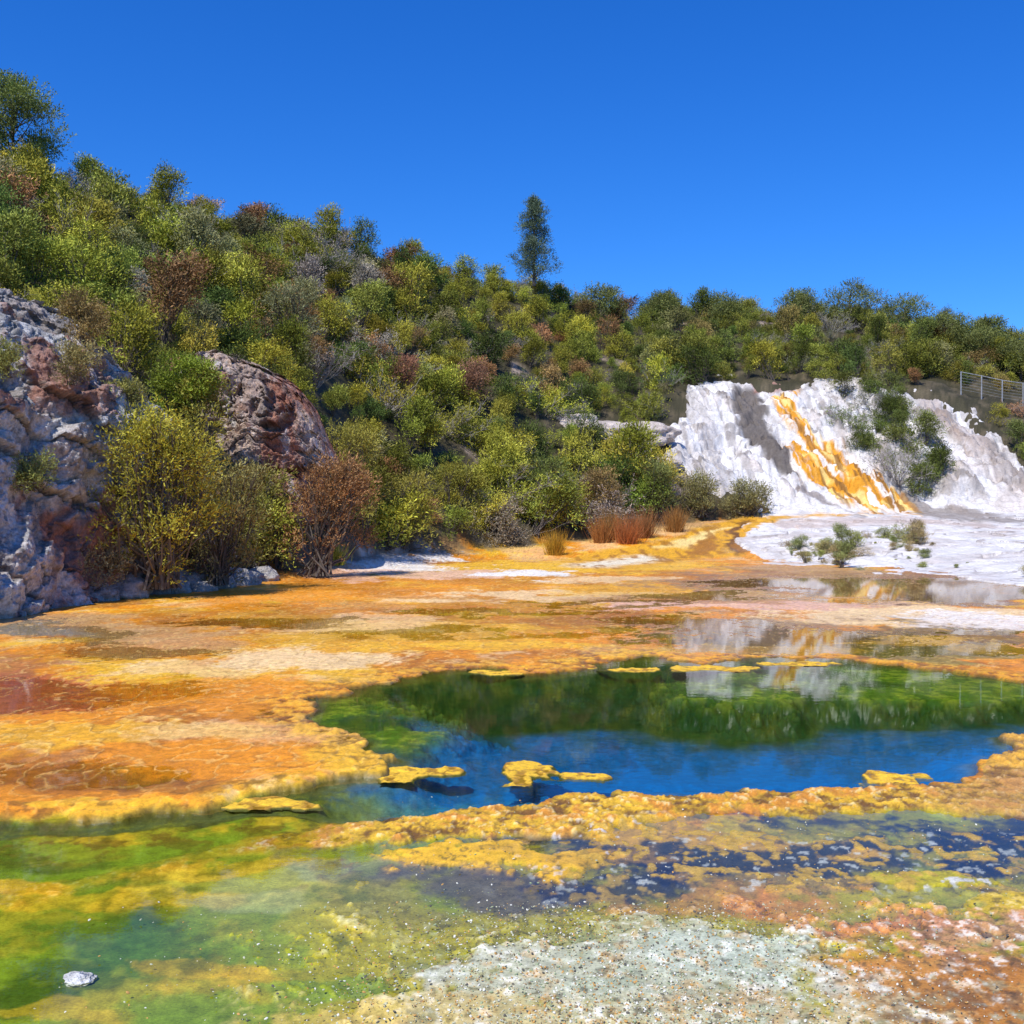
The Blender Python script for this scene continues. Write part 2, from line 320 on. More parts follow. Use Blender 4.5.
Zg=Z+lvl*(1-hm)+tail*.02+ (fbm(X*.3,Y*.3,61,4)*.5)*hm*ss(0,3,Z)
Zg=np.where(Y<4.6,-.03,Zg)
Zg-=1.3*ss(5,14,sd_ter)*ss(97,94,Y)
C*= (1+.18*n4+.10*n3)[:,None]; C=np.clip(C,.002,.9)
wet=np.clip(ss(.035,-.01,lvl)*1.0+.15,0,1)*(1-hm)
me=set_mesh("ground",np.stack([X,Y,Zg],1),grid(nr,nc),[M_ground],cols=C,floats={"wet":wet})
add("ground",me)
del C,cp,cc,CL,g2
# water
xs=np.linspace(-45,45,40); ys=np.linspace(3,48,40); gx,gy=np.meshgrid(xs,ys)
add("hot_spring_pool_water",set_mesh("water",np.stack([gx.ravel(),gy.ravel(),gx.ravel()*0],1),grid(40,40),[M_water]))
# thin mineral crust rafts floating on the pool
for cx,cy,rx,ry in [(535,773,27,9),(582,777,28,5),(402,774,30,6),(438,772,22,4),(893,779,27,6),(720,669,34,2.2),(800,664,32,1.6),(500,673,26,1.8),(560,668,44,2.0),(640,670,26,1.6),(255,803,50,5)]:
    a=gw((cx,cy)); b1=gw((cx,cy-ry)); b2=gw((cx,cy+ry)); wx_=rx/F*a[1]; wy_=(b1[1]-b2[1])/2
    n=90; gx,gy=np.meshgrid(np.linspace(-1.5,1.5,n),np.linspace(-1.5,1.5,n)); gx,gy=gx.ravel(),gy.ravel()
    x=a[0]+gx*wx_; y=a[1]+gy*wy_
    v=1-np.sqrt(gx**2+gy**2)+.75*fbm(x*3,y*2.2,51,4)+.15; q3=fbm(x*9,y*8,52,3); q4=fbm(x*24,y*20,53,2)
    z=-.02+.028*ss(-.15,.1,v)+.012*ss(0,.3,v)*(q3+.5*q4)
    c=np.zeros((n*n,3)); c[:]=(.78,.47,.03); c=mixc(c,(.42,.22,.02),ss(0,.5,-q3)); c=mixc(c,(.10,.10,.02),ss(.12,-.05,v))
    Q=grid(n,n); Q=Q[(v[Q]>-.15).all(1)]
    add("floating_mineral_crust",set_mesh("crust",np.stack([x,y,z],1),Q,[M_ground],cols=c,floats={"wet":np.full(n*n,.3)}))

# ---------------- silica terrace ----------------
U=np.linspace(.13,.62,700); Dv=np.concatenate([np.linspace(40,78,230),np.linspace(78.1,98,300)])
X=(U[None,:]*Dv[:,None]).ravel(); Y=np.repeat(Dv,len(U)); Z=H(X,Y); px,py=proj(X,Y,Z)
e1=fbm(X*.30,Y*.25,3,4); e2=fbm(X*1.2,Y*1.0,4,4); e3=fbm(X*4,Z*4,6,3); sd=psd(px,py,TER)+e1*5+e2*3
cl=ss(79,83,Y)*ss(98,92,Y)
flute=fbm(X*.6+Y*.15,Y*.12,21,4,.5)
fs=(Z*.55+e1*1.5+.25*e2)%1.0; stepn=ss(.0,.8,fs)-ss(.93,1,fs)
rug=fbm(X*.6,Y*.6+Z*.4,24,5,.6)
z=Z+.06+cl*(flute*.22+e1*.75+.45*stepn+rug*.35+.10*e2+.05*e3)+(1-ss(79,83,Y))*(.14*ss(0,.5,(Z*3.5+e1*1.4)%1.0)+.04*e2)*ss(0,.4,Z)
z-=1.8*ss(1,-8,sd)
C=np.zeros((len(X),3)); C[:]=(.70,.675,.65)
C=mixc(C,(.40,.365,.34),ss(-.05,.5,flute+e2*.35)*cl*.65)
C=mixc(C,(.50,.41,.34),ss(.1,.7,e1+e2*.4)*.5)
C=mixc(C,(.17,.145,.125),ss(.28,.55,rug+.3*e2)*cl*.65)
C=mixc(C,(.20,.17,.15),ss(.80,.95,fs)*cl*.65*ss(-.3,.3,e2))
vs=fbm(X*2.4+Y*.3,Y*.12,27,3); C=mixc(C,(.28,.24,.21),ss(.15,.55,vs)*cl*.5)
C=mixc(C,(.26,.21,.18),ss(.84,.98,(Z*3.5+e1*1.4)%1.0)*(1-cl)*.65)
C=mixc(C,(.50,.45,.41),ss(.0,.5,rug)*(1-cl)*.5)
def tm(poly,s=3,n=5): return ss(-s,s,psd(px+e2*4,py+e1*3,poly,20)+flute*n)
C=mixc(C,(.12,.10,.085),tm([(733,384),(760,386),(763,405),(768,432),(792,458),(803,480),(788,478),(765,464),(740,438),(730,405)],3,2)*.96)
C=mixc(C,(.30,.13,.08),tm([(752,377),(800,379),(800,390),(756,389)],2,2)*.8)
pxo=px+4*np.sin(py/9.0)+e2*3
mo=ss(-3,3,psd(pxo,py,[(782,395),(797,396),(799,420),(810,440),(840,452),(862,468),(885,488),(915,508),(925,516),(870,516),(835,500),(806,486),(796,468),(786,448),(779,420)],20)+e2*4+vs*4)
oc=np.zeros_like(C); oc[:]=(.64,.28,.018); s31=fbm(X*1.6+Y*.7+e2*.8,Y*.25,31,4); oc=mixc(oc,(.82,.56,.18),ss(.05,.4,s31)); oc=mixc(oc,(.24,.11,.025),ss(.1,.45,fbm(X*2.0+Y*.6,Y*.25,37,4))*.85); oc=mixc(oc,(.78,.70,.60),ss(.35,.6,-s31))
C=C+(oc-C)*mo[:,None]
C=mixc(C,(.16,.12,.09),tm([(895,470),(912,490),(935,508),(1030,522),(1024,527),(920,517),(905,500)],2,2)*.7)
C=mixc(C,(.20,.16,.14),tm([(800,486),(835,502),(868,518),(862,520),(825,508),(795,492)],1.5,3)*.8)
C=mixc(C,(.33,.24,.19),tm([(925,400),(940,398),(985,455),(970,470)],6,8)*.5)
C=mixc(C,(.25,.20,.17),tm([(985,445),(1010,450),(1040,500),(1000,500)],6,10)*.6)
C=mixc(C,(.42,.28,.20),tm([(775,523),(900,520),(1030,530),(1030,534),(880,526),(775,530)],2,2)*.5)
C=mixc(C,(.62,.32,.03),tm([(735,532),(765,517),(870,515),(800,520),(770,524),(748,534),(742,545)],2,2))
C*=(1+.08*e2+.10*e3)[:,None]
add("silica_terrace",set_mesh("silica_terrace",np.stack([X,Y,z],1),grid(len(Dv),len(U)),[M_terr],cols=np.clip(C,0,.9)))

# ---------------- rock cliffs ----------------
def cliff(name,path,back,seed,nS=340,nT=300,amp=1.0,zb=-.5,tint=0,base=(.38,.37,.365),lt=(.58,.57,.56),bamp=1.0,sc=1.0,pink=.35):
    P=np.array(path,float); s=np.linspace(0,1,nS); q=s*(len(P)-1)
    f=[np.interp(q,np.arange(len(P)),P[:,j]) for j in range(4)]   # x,y,ztop,setback
    for j in range(4):
        kk=np.ones(31)/31; f[j]=np.convolve(np.pad(f[j],15,mode='edge'),kk,'valid')
    t=np.linspace(0,1.35,nT)
    zz=np.where(t<1,t**.9,1+(t-1)*.12); hor=np.where(t<.8,t*.7,.56+(t-.8)*3.2)
    xb,yb,zt,sb=[a[:,None] for a in f]
    x=xb+back[0]*sb*hor; y=yb+back[1]*sb*hor; z=zb+(zt-zb)*zz+0*x
    x=x.ravel();y=y.ravel();z=z.ravel()
    wq=fbm3(x*.35,y*.35,z*.35,seed+11,3); w2=fbm3(x*1.8,y*1.8,z*1.8,seed+13,4,.65)
    s1=(z*.42+x*.20+y*.22+wq*.6+w2*.20)*sc; s2=(y*.42-x*.30+z*.35+wq*.7+w2*.20)*sc; s3=(z*1.1-y*.5+wq*.9+w2*.30)*sc
    b1=s1%1.0; b2=s2%1.0; b3=s3%1.0
    def hsh(a,b): return T2[np.floor(a).astype(int)&255,np.floor(b).astype(int)&255]
    blk=hsh(s1+40+seed,s2+90); blk2=hsh(s3+20+seed,s2*2+50)
    e_=lambda b_,w_: np.minimum(ss(0,w_,b_),ss(1,1-w_,b_))
    jn=np.minimum(e_(b1,.05),e_(b2,.05)); j2=np.minimum(e_(b3,.07),e_((s2*2)%1.0,.06))
    a=fbm3(x*.30,y*.30,z*.22,seed+1,4,.5); bb=fbm3(x*1.4,y*1.4,z*1.1,seed+2,6,.7)
    disp=amp*(a*.9+bb*.26+bamp*(.34*blk*jn+.16*blk2*j2+.28*(b1-.5)*jn+.12*(b3-.5)*j2-.06*(1-jn)-.05*(1-j2)))
    nx,ny,nz=-back[0],-back[1],.2
    x=x+nx*disp; y=y+ny*disp; z=z+nz*disp+amp*.08*bb
    c=np.zeros((len(x),3)); c[:]=base
    c=mixc(c,lt,ss(-.3,.4,a*.6+bb*.4+blk*.4)); c=mixc(c,(.17,.16,.155),ss(.1,.6,-a*.4+bb*.7-blk*.2)*.65)
    v=fbm3(x*.4,y*.4,z*.35,seed+9,4); c=mixc(c,(.36,.13,.07) ,ss(.12-tint,.45-tint,v+bb*.35)*.8)
    c=mixc(c,(.54,.38,.27),ss(.1-tint,.6-tint,-v+bb*.4)*pink)
    sk=fbm3(x*1.6,y*1.6,z*.30,seed+19,5,.6); c=mixc(c,(.16,.145,.135),ss(.1,.6,sk)*.65); c=mixc(c,(.68,.67,.66),ss(.2,.6,-sk)*.6)
    mo_=fbm3(x*5,y*5,z*5,seed+23,3); c=mixc(c,(.12,.11,.10),ss(.3,.7,mo_)*.5)
    c=mixc(c,(.06,.05,.045),(1-jn)*.7*ss(-.3,.2,bb)); c=mixc(c,(.10,.085,.075),(1-j2)*.5*ss(-.3,.2,w2))
    add(name,set_mesh(name,np.stack([x,y,z],1),grid(nS,nT)[:,::-1],[M_rock],cols=np.clip(c,0,.9)))
cliff("rock_cliff",[(-19,17,11.2,5),(-15.6,23,11.2,4.6),(-14,28,11.4,4.8),(-13,32.6,10.9,4.3),(-11.6,36.6,9.4,3.8),(-10.7,39.6,6.4,2.8),(-9.9,41.6,1.2,1.2)],(-.88,.47),3,nS=700,nT=460)
cliff("rock_cliff",[(-17,47.6,9,1.6),(-14.8,46.8,9.6,2.0),(-13.2,46.4,9.8,2.2),(-11.8,46.4,9.2,2.0),(-10.4,46.6,8.5,1.8),(-9.2,47.0,7.2,1.6),(-8.0,48,4.6,1.2)],(.05,1),14,nS=420,nT=340,amp=.75,zb=2.2,tint=.2,base=(.40,.30,.25),lt=(.56,.45,.39),bamp=1.6,sc=1.5,pink=.5)
def boulder(name,loc,sz,seed,col=(.5,.46,.42)):
    n=90; th,ph=np.meshgrid(np.linspace(0,2*np.pi,n),np.linspace(0,np.pi,n//2),indexing='ij'); 
    x=np.cos(th)*np.sin(ph);y=np.sin(th)*np.sin(ph);z=np.cos(ph); x,y,z=x.ravel(),y.ravel(),z.ravel()
    r=1+.4*fbm3(x*1.2,y*1.2,z*1.2,seed,4); a=fbm3(x*3,y*3,z*3,seed+3,3)
    r=r+.10*a; c=np.array(col)[None,:]*(1+.25*a)[:,None]
    return add(name,set_mesh(name,np.stack([x*r*sz[0],y*r*sz[1],z*r*sz[2]],1),grid(n,n//2),[M_rock],cols=c),loc=loc)
boulder("white_rock",(-2.74,6.93,0.0),(.10,.07,.035),5,(.75,.74,.70))
for i,(bx,d,s) in enumerate([(150,37.4,1.2),(185,38.4,1.0),(205,39.6,.9),(235,41,.8),(120,35.5,.9),(262,43,.6),(95,34.2,.7)]):
    boulder("boulder",((bx-512)/F*d,d,.1),(s*1.0,s*.8,s*.7),20+i,(.38,.36,.34))
for i,(bx,by,d,s) in enumerate([(600,455,84,1.6),(640,462,85,1.8),(575,440,84,1.3),(625,470,82,1.3),(662,478,82,1.0)]):
    x=(bx-512)/F*d; boulder("pale_outcrop",(x,d,float(H(np.array([x]),np.array([d]))[0])+.2),(s*1.5,s*.9,s*.6),40+i,(.55,.47,.41))

# ---------------- vegetation generators ----------------
def tube(pts,r0,r1,sides=5):
    P=np.array(pts,float); n=len(P); V=[];Q=[]
    for i in range(n):
        t=P[min(i+1,n-1)]-P[max(i-1,0)]; t/=np.linalg.norm(t)+1e-9
        a=np.cross(t,[.3,.9,.1]); a/=np.linalg.norm(a)+1e-9; b=np.cross(t,a); r=r0+(r1-r0)*i/(n-1)
        for k in range(sides):
            an=2*math.pi*k/sides; V.append(P[i]+r*(math.cos(an)*a+math.sin(an)*b))
    for i in range(n-1):
        for k in range(sides):
            k2=(k+1)%sides; Q.append((i*sides+k,i*sides+k2,(i+1)*sides+k2,(i+1)*sides+k))
    return np.array(V),np.array(Q)
def nrm(v): return v/(np.linalg.norm(v,axis=1,keepdims=True)+1e-9)
def leaves(R,pos,dirs,L,w,n,shade,spread=.6,reach=2.6):
    m=len(pos); p=np.repeat(pos,n,0); d0=np.repeat(dirs,n,0); k=np.tile(np.linspace(0,1,n),m)[:,None]
    base=p+d0*k*L*reach+R.randn(m*n,3)*L*.15
    d=nrm(d0*.9+R.randn(m*n,3)*spread+np.array([0,0,.2])); side=nrm(np.cross(d,R.randn(m*n,3)))
    l=L*(.7+.6*R.rand(m*n,1)); ww=w*(.7+.6*R.rand(m*n,1))
    mid=base+d*l*.5
    V=np.stack([base,mid+side*ww*.5,base+d*l,mid-side*ww*.5],1).reshape(-1,3)
    Q=np.arange(m*n*4).reshape(-1,4); s=np.repeat(np.repeat(shade,n)*(.75+.5*R.rand(m*n)),4)
    return V,Q,s
class Acc:
    def __init__(s): s.V=[];s.Q=[];s.S=[];s.M=[];s.n=0
    def add(s,V,Q,S,m): s.V.append(V);s.Q.append(Q+s.n);s.S.append(S if hasattr(S,'__len__') else np.full(len(V),S));s.M.append(np.full(len(Q),m));s.n+=len(V)
    def mesh(s,name,mats): return set_mesh(name,np.concatenate(s.V),np.concatenate(s.Q),mats,smooth=False,floats={"shade":np.concatenate(s.S)},matidx=np.concatenate(s.M))
def shrub(name,seed,W=3.0,Hh=2.8,nl=22,ns=52,L=.17,w=.05,nlv=5,mats=None,low=.12,lr=(.09,.24),top=1.0):
    R=np.random.RandomState(seed); A=Acc(); lean=R.randn(2)*.12
    for i in range(nl):
        an=R.rand()*2*math.pi; rr=math.sqrt(R.rand())*.5*W*.88*(.75+.35*math.sin(an*2+seed)*R.rand()); zf=low+(.92-low)*R.rand()**.8
        env=math.sqrt(max(.1,1-((zf-.38)/.70)**2)); c=np.array([math.cos(an)*rr*env+lean[0]*zf*Hh,math.sin(an)*rr*env+lean[1]*zf*Hh,zf*Hh])
        r=W*(lr[0]+(lr[1]-lr[0])*R.rand()**1.3)
        m=max(10,int(ns*(r/(W*.18))**2)); d=nrm(R.randn(m,3)+np.array([0,0,.35])); asp=np.array([.8+.5*R.rand(),.8+.5*R.rand(),.55+.5*R.rand()])
        ld=nrm(R.randn(1,3)*.5+np.array([[math.cos(an)*.6,math.sin(an)*.6,.7]]))
        pos=c+d*(r*(.15+1.0*R.rand(m,1)**.7))*asp; sd=nrm(d*.5+R.randn(m,3)*.4+ld*.7)
        sh=(.55+.8*R.rand())*(.75+.5*R.rand(m))
        pos[:,2]=np.maximum(pos[:,2],.03)
        A.add(*leaves(R,pos,sd,L,w,nlv,sh,reach=2.2,spread=.6),0)
        b0=np.array([R.randn()*.12,R.randn()*.12,0])*W*.5; mid=(b0+c)/2+R.randn(3)*.1*W*.5; mid[2]=c[2]*.45
        V,Q=tube([b0,mid*[.6,.6,.8],mid,(mid+c)/2+R.randn(3)*.05,c],.03*W/3,.012*W/3,4); A.add(V,Q,1.0,1)
        for _ in range(3):
            e=c+nrm(R.randn(1,3)+[[0,0,.5]])[0]*r*.95; V,Q=tube([c*.8+mid*.2,(c+e)/2+R.randn(3)*.04,e],.012*W/3,.004,3); A.add(V,Q,1.0,1)
    return A.mesh(name,mats)
def twiggy(name,seed,W,Hh,mats,leafy=120):
    R=np.random.RandomState(seed);A=Acc(); tips=[]
    for i in range(22):
        an=R.rand()*6.28; el=.35+R.rand()*1.1; l=Hh*(.7+.4*R.rand()); d=np.array([math.cos(an)*math.cos(el)*W/Hh,math.sin(an)*math.cos(el)*W/Hh,math.sin(el)])
        p=[np.zeros(3)]
        for k in range(5): p.append(p[-1]+d*l/5+R.randn(3)*.04*Hh)
        V,Q=tube(p,.03,.008,3);A.add(V,Q,1.0,1)
        for k in range(12):
            j=R.randint(2,6); b=p[j]; e=b+nrm((d+R.randn(3)*.8+[0,0,.4])[None])[0]*.3*Hh*(.4+R.rand()*.6); V,Q=tube([b,(b+e)/2+R.randn(3)*.03,e],.012,.005,3);A.add(V,Q,1.0,1); tips.append(e)
            for _ in range(2):
                e2=e+R.randn(3)*.09*Hh; V,Q=tube([(b+e)/2,e2],.008,.004,3);A.add(V,Q,1.0,1); tips.append(e2)
    tips=np.array(tips); ix=R.randint(0,len(tips),leafy); A.add(*leaves(R,tips[ix],nrm(R.randn(leafy,3)+[0,0,.6]),.12,.05,6,.8+.4*R.rand(leafy)),0)
    return A.mesh(name,mats)
src=bpy.data.collections.new("bush_variants")
M_twig=plain("dead_twig",(.30,.27,.24))
specs=[dict(W=3,Hh=2.8),dict(W=3.3,Hh=2.4,nl=24),dict(W=2.7,Hh=3.1,nl=20),dict(W=3.6,Hh=2.8,nl=30,lr=(.08,.19)),dict(W=2.8,Hh=2.6,nl=16,ns=46),dict(W=3,Hh=2.9,nl=34,lr=(.07,.16),ns=44),dict(W=2.5,Hh=3.4,nl=20,low=.25)]
for i,s in enumerate(specs):
    src.objects.link(bpy.data.objects.new("bush_v%02d"%i,shrub("bush_v%02d"%i,100+i,mats=[M_leaf,M_bark],**s)))
for i in range(2): src.objects.link(bpy.data.objects.new("bush_v%02d"%(7+i),twiggy("bush_v%02d"%(7+i),200+i,2.8,2.3,[M_leaf,M_twig],leafy=[250,700][i])))
def scatter(name,P,rot,scl,idx,tint,coll):
    me=bpy.data.meshes.new(name); me.vertices.add(len(P)); me.vertices.foreach_set("co",np.asarray(P,np.float32).ravel())
    a=me.attributes.new("rot",'FLOAT_VECTOR','POINT'); a.data.foreach_set("vector",np.asarray(rot,np.float32).ravel())
    a=me.attributes.new("scl",'FLOAT_VECTOR','POINT'); a.data.foreach_set("vector",np.asarray(scl,np.float32).ravel())
    a=me.attributes.new("idx",'INT','POINT'); a.data.foreach_set("value",np.asarray(idx,np.int32))
    a=me.attributes.new("tint",'FLOAT_VECTOR','POINT'); a.data.foreach_set("vector",np.asarray(tint,np.float32).ravel())
    o=add(name,me); ng=bpy.data.node_groups.new(name+"_gn","GeometryNodeTree")
    ng.interface.new_socket(name="Geometry",in_out='INPUT',socket_type='NodeSocketGeometry'); ng.interface.new_socket(name="Geometry",in_out='OUTPUT',socket_type='NodeSocketGeometry')
    gi=ng.nodes.new("NodeGroupInput");go=ng.nodes.new("NodeGroupOutput"); ip=ng.nodes.new("GeometryNodeInstanceOnPoints"); ci=ng.nodes.new("GeometryNodeCollectionInfo")
    ci.inputs["Collection"].default_value=coll; ci.inputs["Separate Children"].default_value=True; ci.inputs["Reset Children"].default_value=True
    ip.inputs["Pick Instance"].default_value=True
    def na(n,t):
        q=ng.nodes.new("GeometryNodeInputNamedAttribute"); q.data_type=t; q.inputs["Name"].default_value=n; return [s for s in q.outputs if s.enabled and s.name=="Attribute"][0]
    L=ng.links.new; L(gi.outputs[0],ip.inputs["Points"]); L(ci.outputs[0],ip.inputs["Instance"]); L(na("idx",'INT'),ip.inputs["Instance Index"]); L(na("rot",'FLOAT_VECTOR'),ip.inputs["Rotation"]); L(na("scl",'FLOAT_VECTOR'),ip.inputs["Scale"]); L(ip.outputs[0],go.inputs[0])
    md=o.modifiers.new("scatter",'NODES'); md.node_group=ng; return o
R=np.random.RandomState(11); sp=1.95
gx,gy=np.meshgrid(np.arange(-110,110,sp),np.arange(26,152,sp)); x=(gx+R.rand(*gx.shape)*sp).ravel(); y=(gy+R.rand(*gy.shape)*sp).ravel()
u=x/y; px=512+F*u; Dk,Zk=prof(px); z=H(x,y); ppx,ppy=proj(x,y,z)
ok=(np.abs(u)<.62)&(y>Dk[1]+.3)&(y<Dk[3]+8)
tsd=psd(ppx,ppy,TER,40); ok&=(tsd<-4)|(y>95.3)
GUL=[(835,382),(900,386),(915,425),(938,460),(948,492),(905,492),(868,462),(842,430)]
gul=psd(ppx,ppy,GUL)>0
ok|=gul
ok&=~((px>-350)&(px<175)&(y<Dk[2]-1.0)); ok&=~((px>165)&(px<318)&(y>44.5)&(y<49.4))
ok&=~((px>560)&(px<685)&(y>80)&(y<86)&(R.rand(len(x))<.7))
ok&=~((px>690)&(px<780)&(y>78)&(y<95))
ok&=~((px>935)&(y>94)&(y<98.5))
x,y,z,px,gul,u=x[ok],y[ok],z[ok],px[ok],gul[ok],u[ok]; n=len(x)
sc=.50+.68*R.rand(n)**1.4+.22*fbm(x*.12,y*.12,91,3); sc=np.clip(sc,.42,1.3)
nearfoot=np.interp(px,kp,KD[:,1]); sc*=1+.15*ss(10,0,y-nearfoot); sc[gul]=np.maximum(sc[gul],.8)
sc[(px>930)&(y>84)&(y<94)&~gul]*=.65
cat=R.rand(n)+.18*fbm(x*.15,y*.15,95,3)
tints=np.zeros((n,3)); idx=R.randint(0,7,n)
G=[(.34,.335,.05),(.42,.385,.055),(.25,.28,.05),(.30,.285,.13),(.36,.21,.09),(.33,.285,.21),(.13,.175,.045)]
ed=[.28,.44,.62,.72,.83,.90]
ci_=np.digitize(cat,ed); 
for j,gcol in enumerate(G): tints[ci_==j]=gcol
fr_=(px>640)&(y>96); tints[fr_]=tints[fr_]*.5+np.array((.16,.18,.04))*.5
tints[gul]=(.15,.18,.045)
tints*=(.6+.75*R.rand(n,1)); tints*=(1+.16*(R.rand(n,3)-.5)); tints=np.clip(tints,.01,.65)
tw=(ci_==5)&(R.rand(n)<.75); idx[tw]=7+R.randint(0,2,tw.sum())
tw=(R.rand(n)<.05); idx[tw]=8
rot=np.stack([R.randn(n)*.16,R.randn(n)*.16,R.rand(n)*6.28],1); scl=np.stack([sc*(1+.4*(R.rand(n)-.5)),sc*(1+.4*(R.rand(n)-.5)),sc*(.72+.5*R.rand(n))],1)
scatter("hillside_bushes",np.stack([x,y,z-.25],1),rot,scl,idx,tints,src)
# individual shrubs at the rocks and hill foot
def hz(x,y): return float(H(np.array([float(x)]),np.array([float(y)]))[0])
def place(name,bx,d,W,Hh,tint,seed,z=None,**k):
    x=(bx-512)/F*d; tint=tuple(np.array(tint)*[.85,.81,.85])
    me=shrub(name,seed,W,Hh,mats=[leaf_mat(name+"_leaf",tint),M_bark],**k); return add(name,me,loc=(x,d,(hz(x,d) if z is None else z)))
big=dict(nl=54,ns=68,L=.16,w=.045,lr=(.07,.17),low=.10)
place("yellow_green_shrub",158,35.6,5.2,5.7,(.50,.48,.05),301,z=.3,nl=100,ns=105,L=.13,w=.04,lr=(.07,.14),low=.08)
place("olive_shrub",218,38.6,3.8,4.2,(.36,.33,.10),317,z=.2,**big)
place("rusty_brown_shrub",318,45.0,4.6,5.0,(.42,.24,.09),302,z=.1,nl=60,ns=85,L=.14,w=.042,lr=(.08,.15),low=.22)
place("olive_shrub",275,45.6,3.6,4.3,(.38,.37,.06),303,z=.2,**big)
place("olive_shrub",246,43.8,3.6,3.9,(.35,.35,.07),318,z=.3,**big)
place("bright_green_shrub",178,44,2.6,2.9,(.32,.42,.04),304,z=6.0,nl=30,ns=80,L=.13,w=.045)
place("olive_shrub",200,44,2.2,2.0,(.38,.37,.06),320,z=6.2,nl=28,ns=80,L=.13,w=.045)
place("low_grey_shrub",90,34.3,2.6,1.8,(.42,.38,.19),305,z=.2,nl=24,ns=70,L=.10,w=.035)
place("brown_shrub",88,37.0,2.2,2.0,(.40,.30,.10),306,z=7.9,nl=20,ns=70,L=.10,w=.035)
place("brown_shrub",70,33.0,1.6,1.1,(.38,.34,.12),321,z=6.6,nl=14,ns=60,L=.09,w=.03)
place("green_shrub",30,31.5,1.5,1.0,(.28,.32,.08),319,z=3.4,nl=14,ns=60,L=.08,w=.03)
place("green_shrub",8,31,1.4,1.0,(.30,.32,.08),322,z=6.6,nl=12,ns=60,L=.08,w=.03)
place("green_shrub",120,36.8,1.8,1.4,(.34,.34,.08),323,z=5.6,nl=14,ns=60,L=.09,w=.03)
place("round_tree",298,62,4.0,4.8,(.30,.32,.13),307,**big)
place("olive_tree",335,52,4.6,5.7,(.44,.42,.07),308,**big)
place("olive_tree",440,64.5,5.4,5.2,(.42,.42,.06),309,z=.3,**big)
place("olive_tree",395,58.5,4.6,4.6,(.44,.41,.07),310,z=.2,**big)
place("reddish_shrub",470,78,3.4,3.4,(.40,.22,.12),324,**big)
place("reddish_shrub",395,72,3.0,3.0,(.42,.22,.12),325,**big)
place("dark_green_shrub",560,70.5,4.6,4.2,(.24,.30,.06),311,**big)
place("brown_shrub",600,72.5,3.6,3.6,(.40,.29,.10),312,**big)
place("dark_green_shrub",655,76,3.8,3.8,(.24,.28,.07),313,**big)
place("grey_shrub",500,65.5,4.4,3.0,(.40,.36,.24),314,z=.2,**big)
place("olive_shrub",700,78,3.8,3.2,(.34,.33,.11),315,**big)
place("olive_shrub",748,79,3.8,2.4,(.34,.33,.12),316,**big)
def tuft(name,bx,d,W,Hh,tint,seed,n=900,z=None,bw=.03):
    R=np.random.RandomState(seed); A=Acc(); p=np.stack([R.randn(n)*W*.2,R.randn(n)*W*.2,np.zeros(n)],1)
    d_=nrm(np.stack([R.randn(n)*.28,R.randn(n)*.28,np.ones(n)],1)+p*[.5,.5,0]); l=Hh*(.35+.65*R.rand(n,1)); s=nrm(np.cross(d_,R.randn(n,3)))*bw*.5
    V=np.stack([p-s,p+s,p+d_*l+s*.2+[0,0,0],p+d_*l-s*.2],1).reshape(-1,3); A.add(V,np.arange(4*n).reshape(-1,4),np.repeat(.6+.8*R.rand(n),4),0)
    x=(bx-512)/F*d; return add(name,A.mesh(name,[leaf_mat(name+"_m",tint)]),loc=(x,d,(hz(x,d) if z is None else z)))
for i,(bx,d,W,hh,t) in enumerate([(555,62,.9,1.7,(.46,.27,.03)),(627,67,1.5,2.0,(.42,.15,.05)),(602,67.5,1.1,1.9,(.38,.17,.05)),(644,69.5,1.2,2.2,(.30,.14,.05)),(333,49.5,1.0,1.2,(.40,.40,.05)),(675,72,1.2,1.9,(.36,.18,.05)),(612,69,1.0,2.4,(.34,.20,.06))]):
    tuft("rusty_grass_tuft" if t[0]>t[1]*1.3 else "green_grass_tuft",bx,d,W,hh,t,400+i,n=500)
# low plants on the white slab: one scattered mass
R=np.random.RandomState(77); P=[];S=[]
for cx,d,sx,sy,k_ in [(828,58.5,30,2.0,26),(892,60,22,1.8,16),(860,63,30,1.5,8),(800,62,16,1.5,7),(915,57,14,1.5,5),(850,55,20,1.0,4),(960,50,40,2,3),(1000,47,25,1.5,2),(870,53,60,2,5)]:
    for _ in range(k_):
        dd_=d+R.randn()*sy; xx=(cx+R.randn()*sx*.6-512)/F*dd_; P.append((xx,dd_,hz(xx,dd_)+.02)); q=.07+.27*R.rand()**2.2*(1 if cx<930 else .5); S.append((q*(1+.5*R.rand()),q*(1+.5*R.rand()),q*(.6+.8*R.rand())))
n=len(P); tt=np.array([(.34,.36,.09),(.44,.38,.16),(.26,.29,.10),(.42,.32,.15)])[R.randint(0,4,n)]
scatter("low_slab_plants",np.array(P),np.stack([R.randn(n)*.1,R.randn(n)*.1,R.rand(n)*6.28],1),np.array(S),np.where(R.rand(n)<.25,8,R.randint(0,7,n)),tt,src)
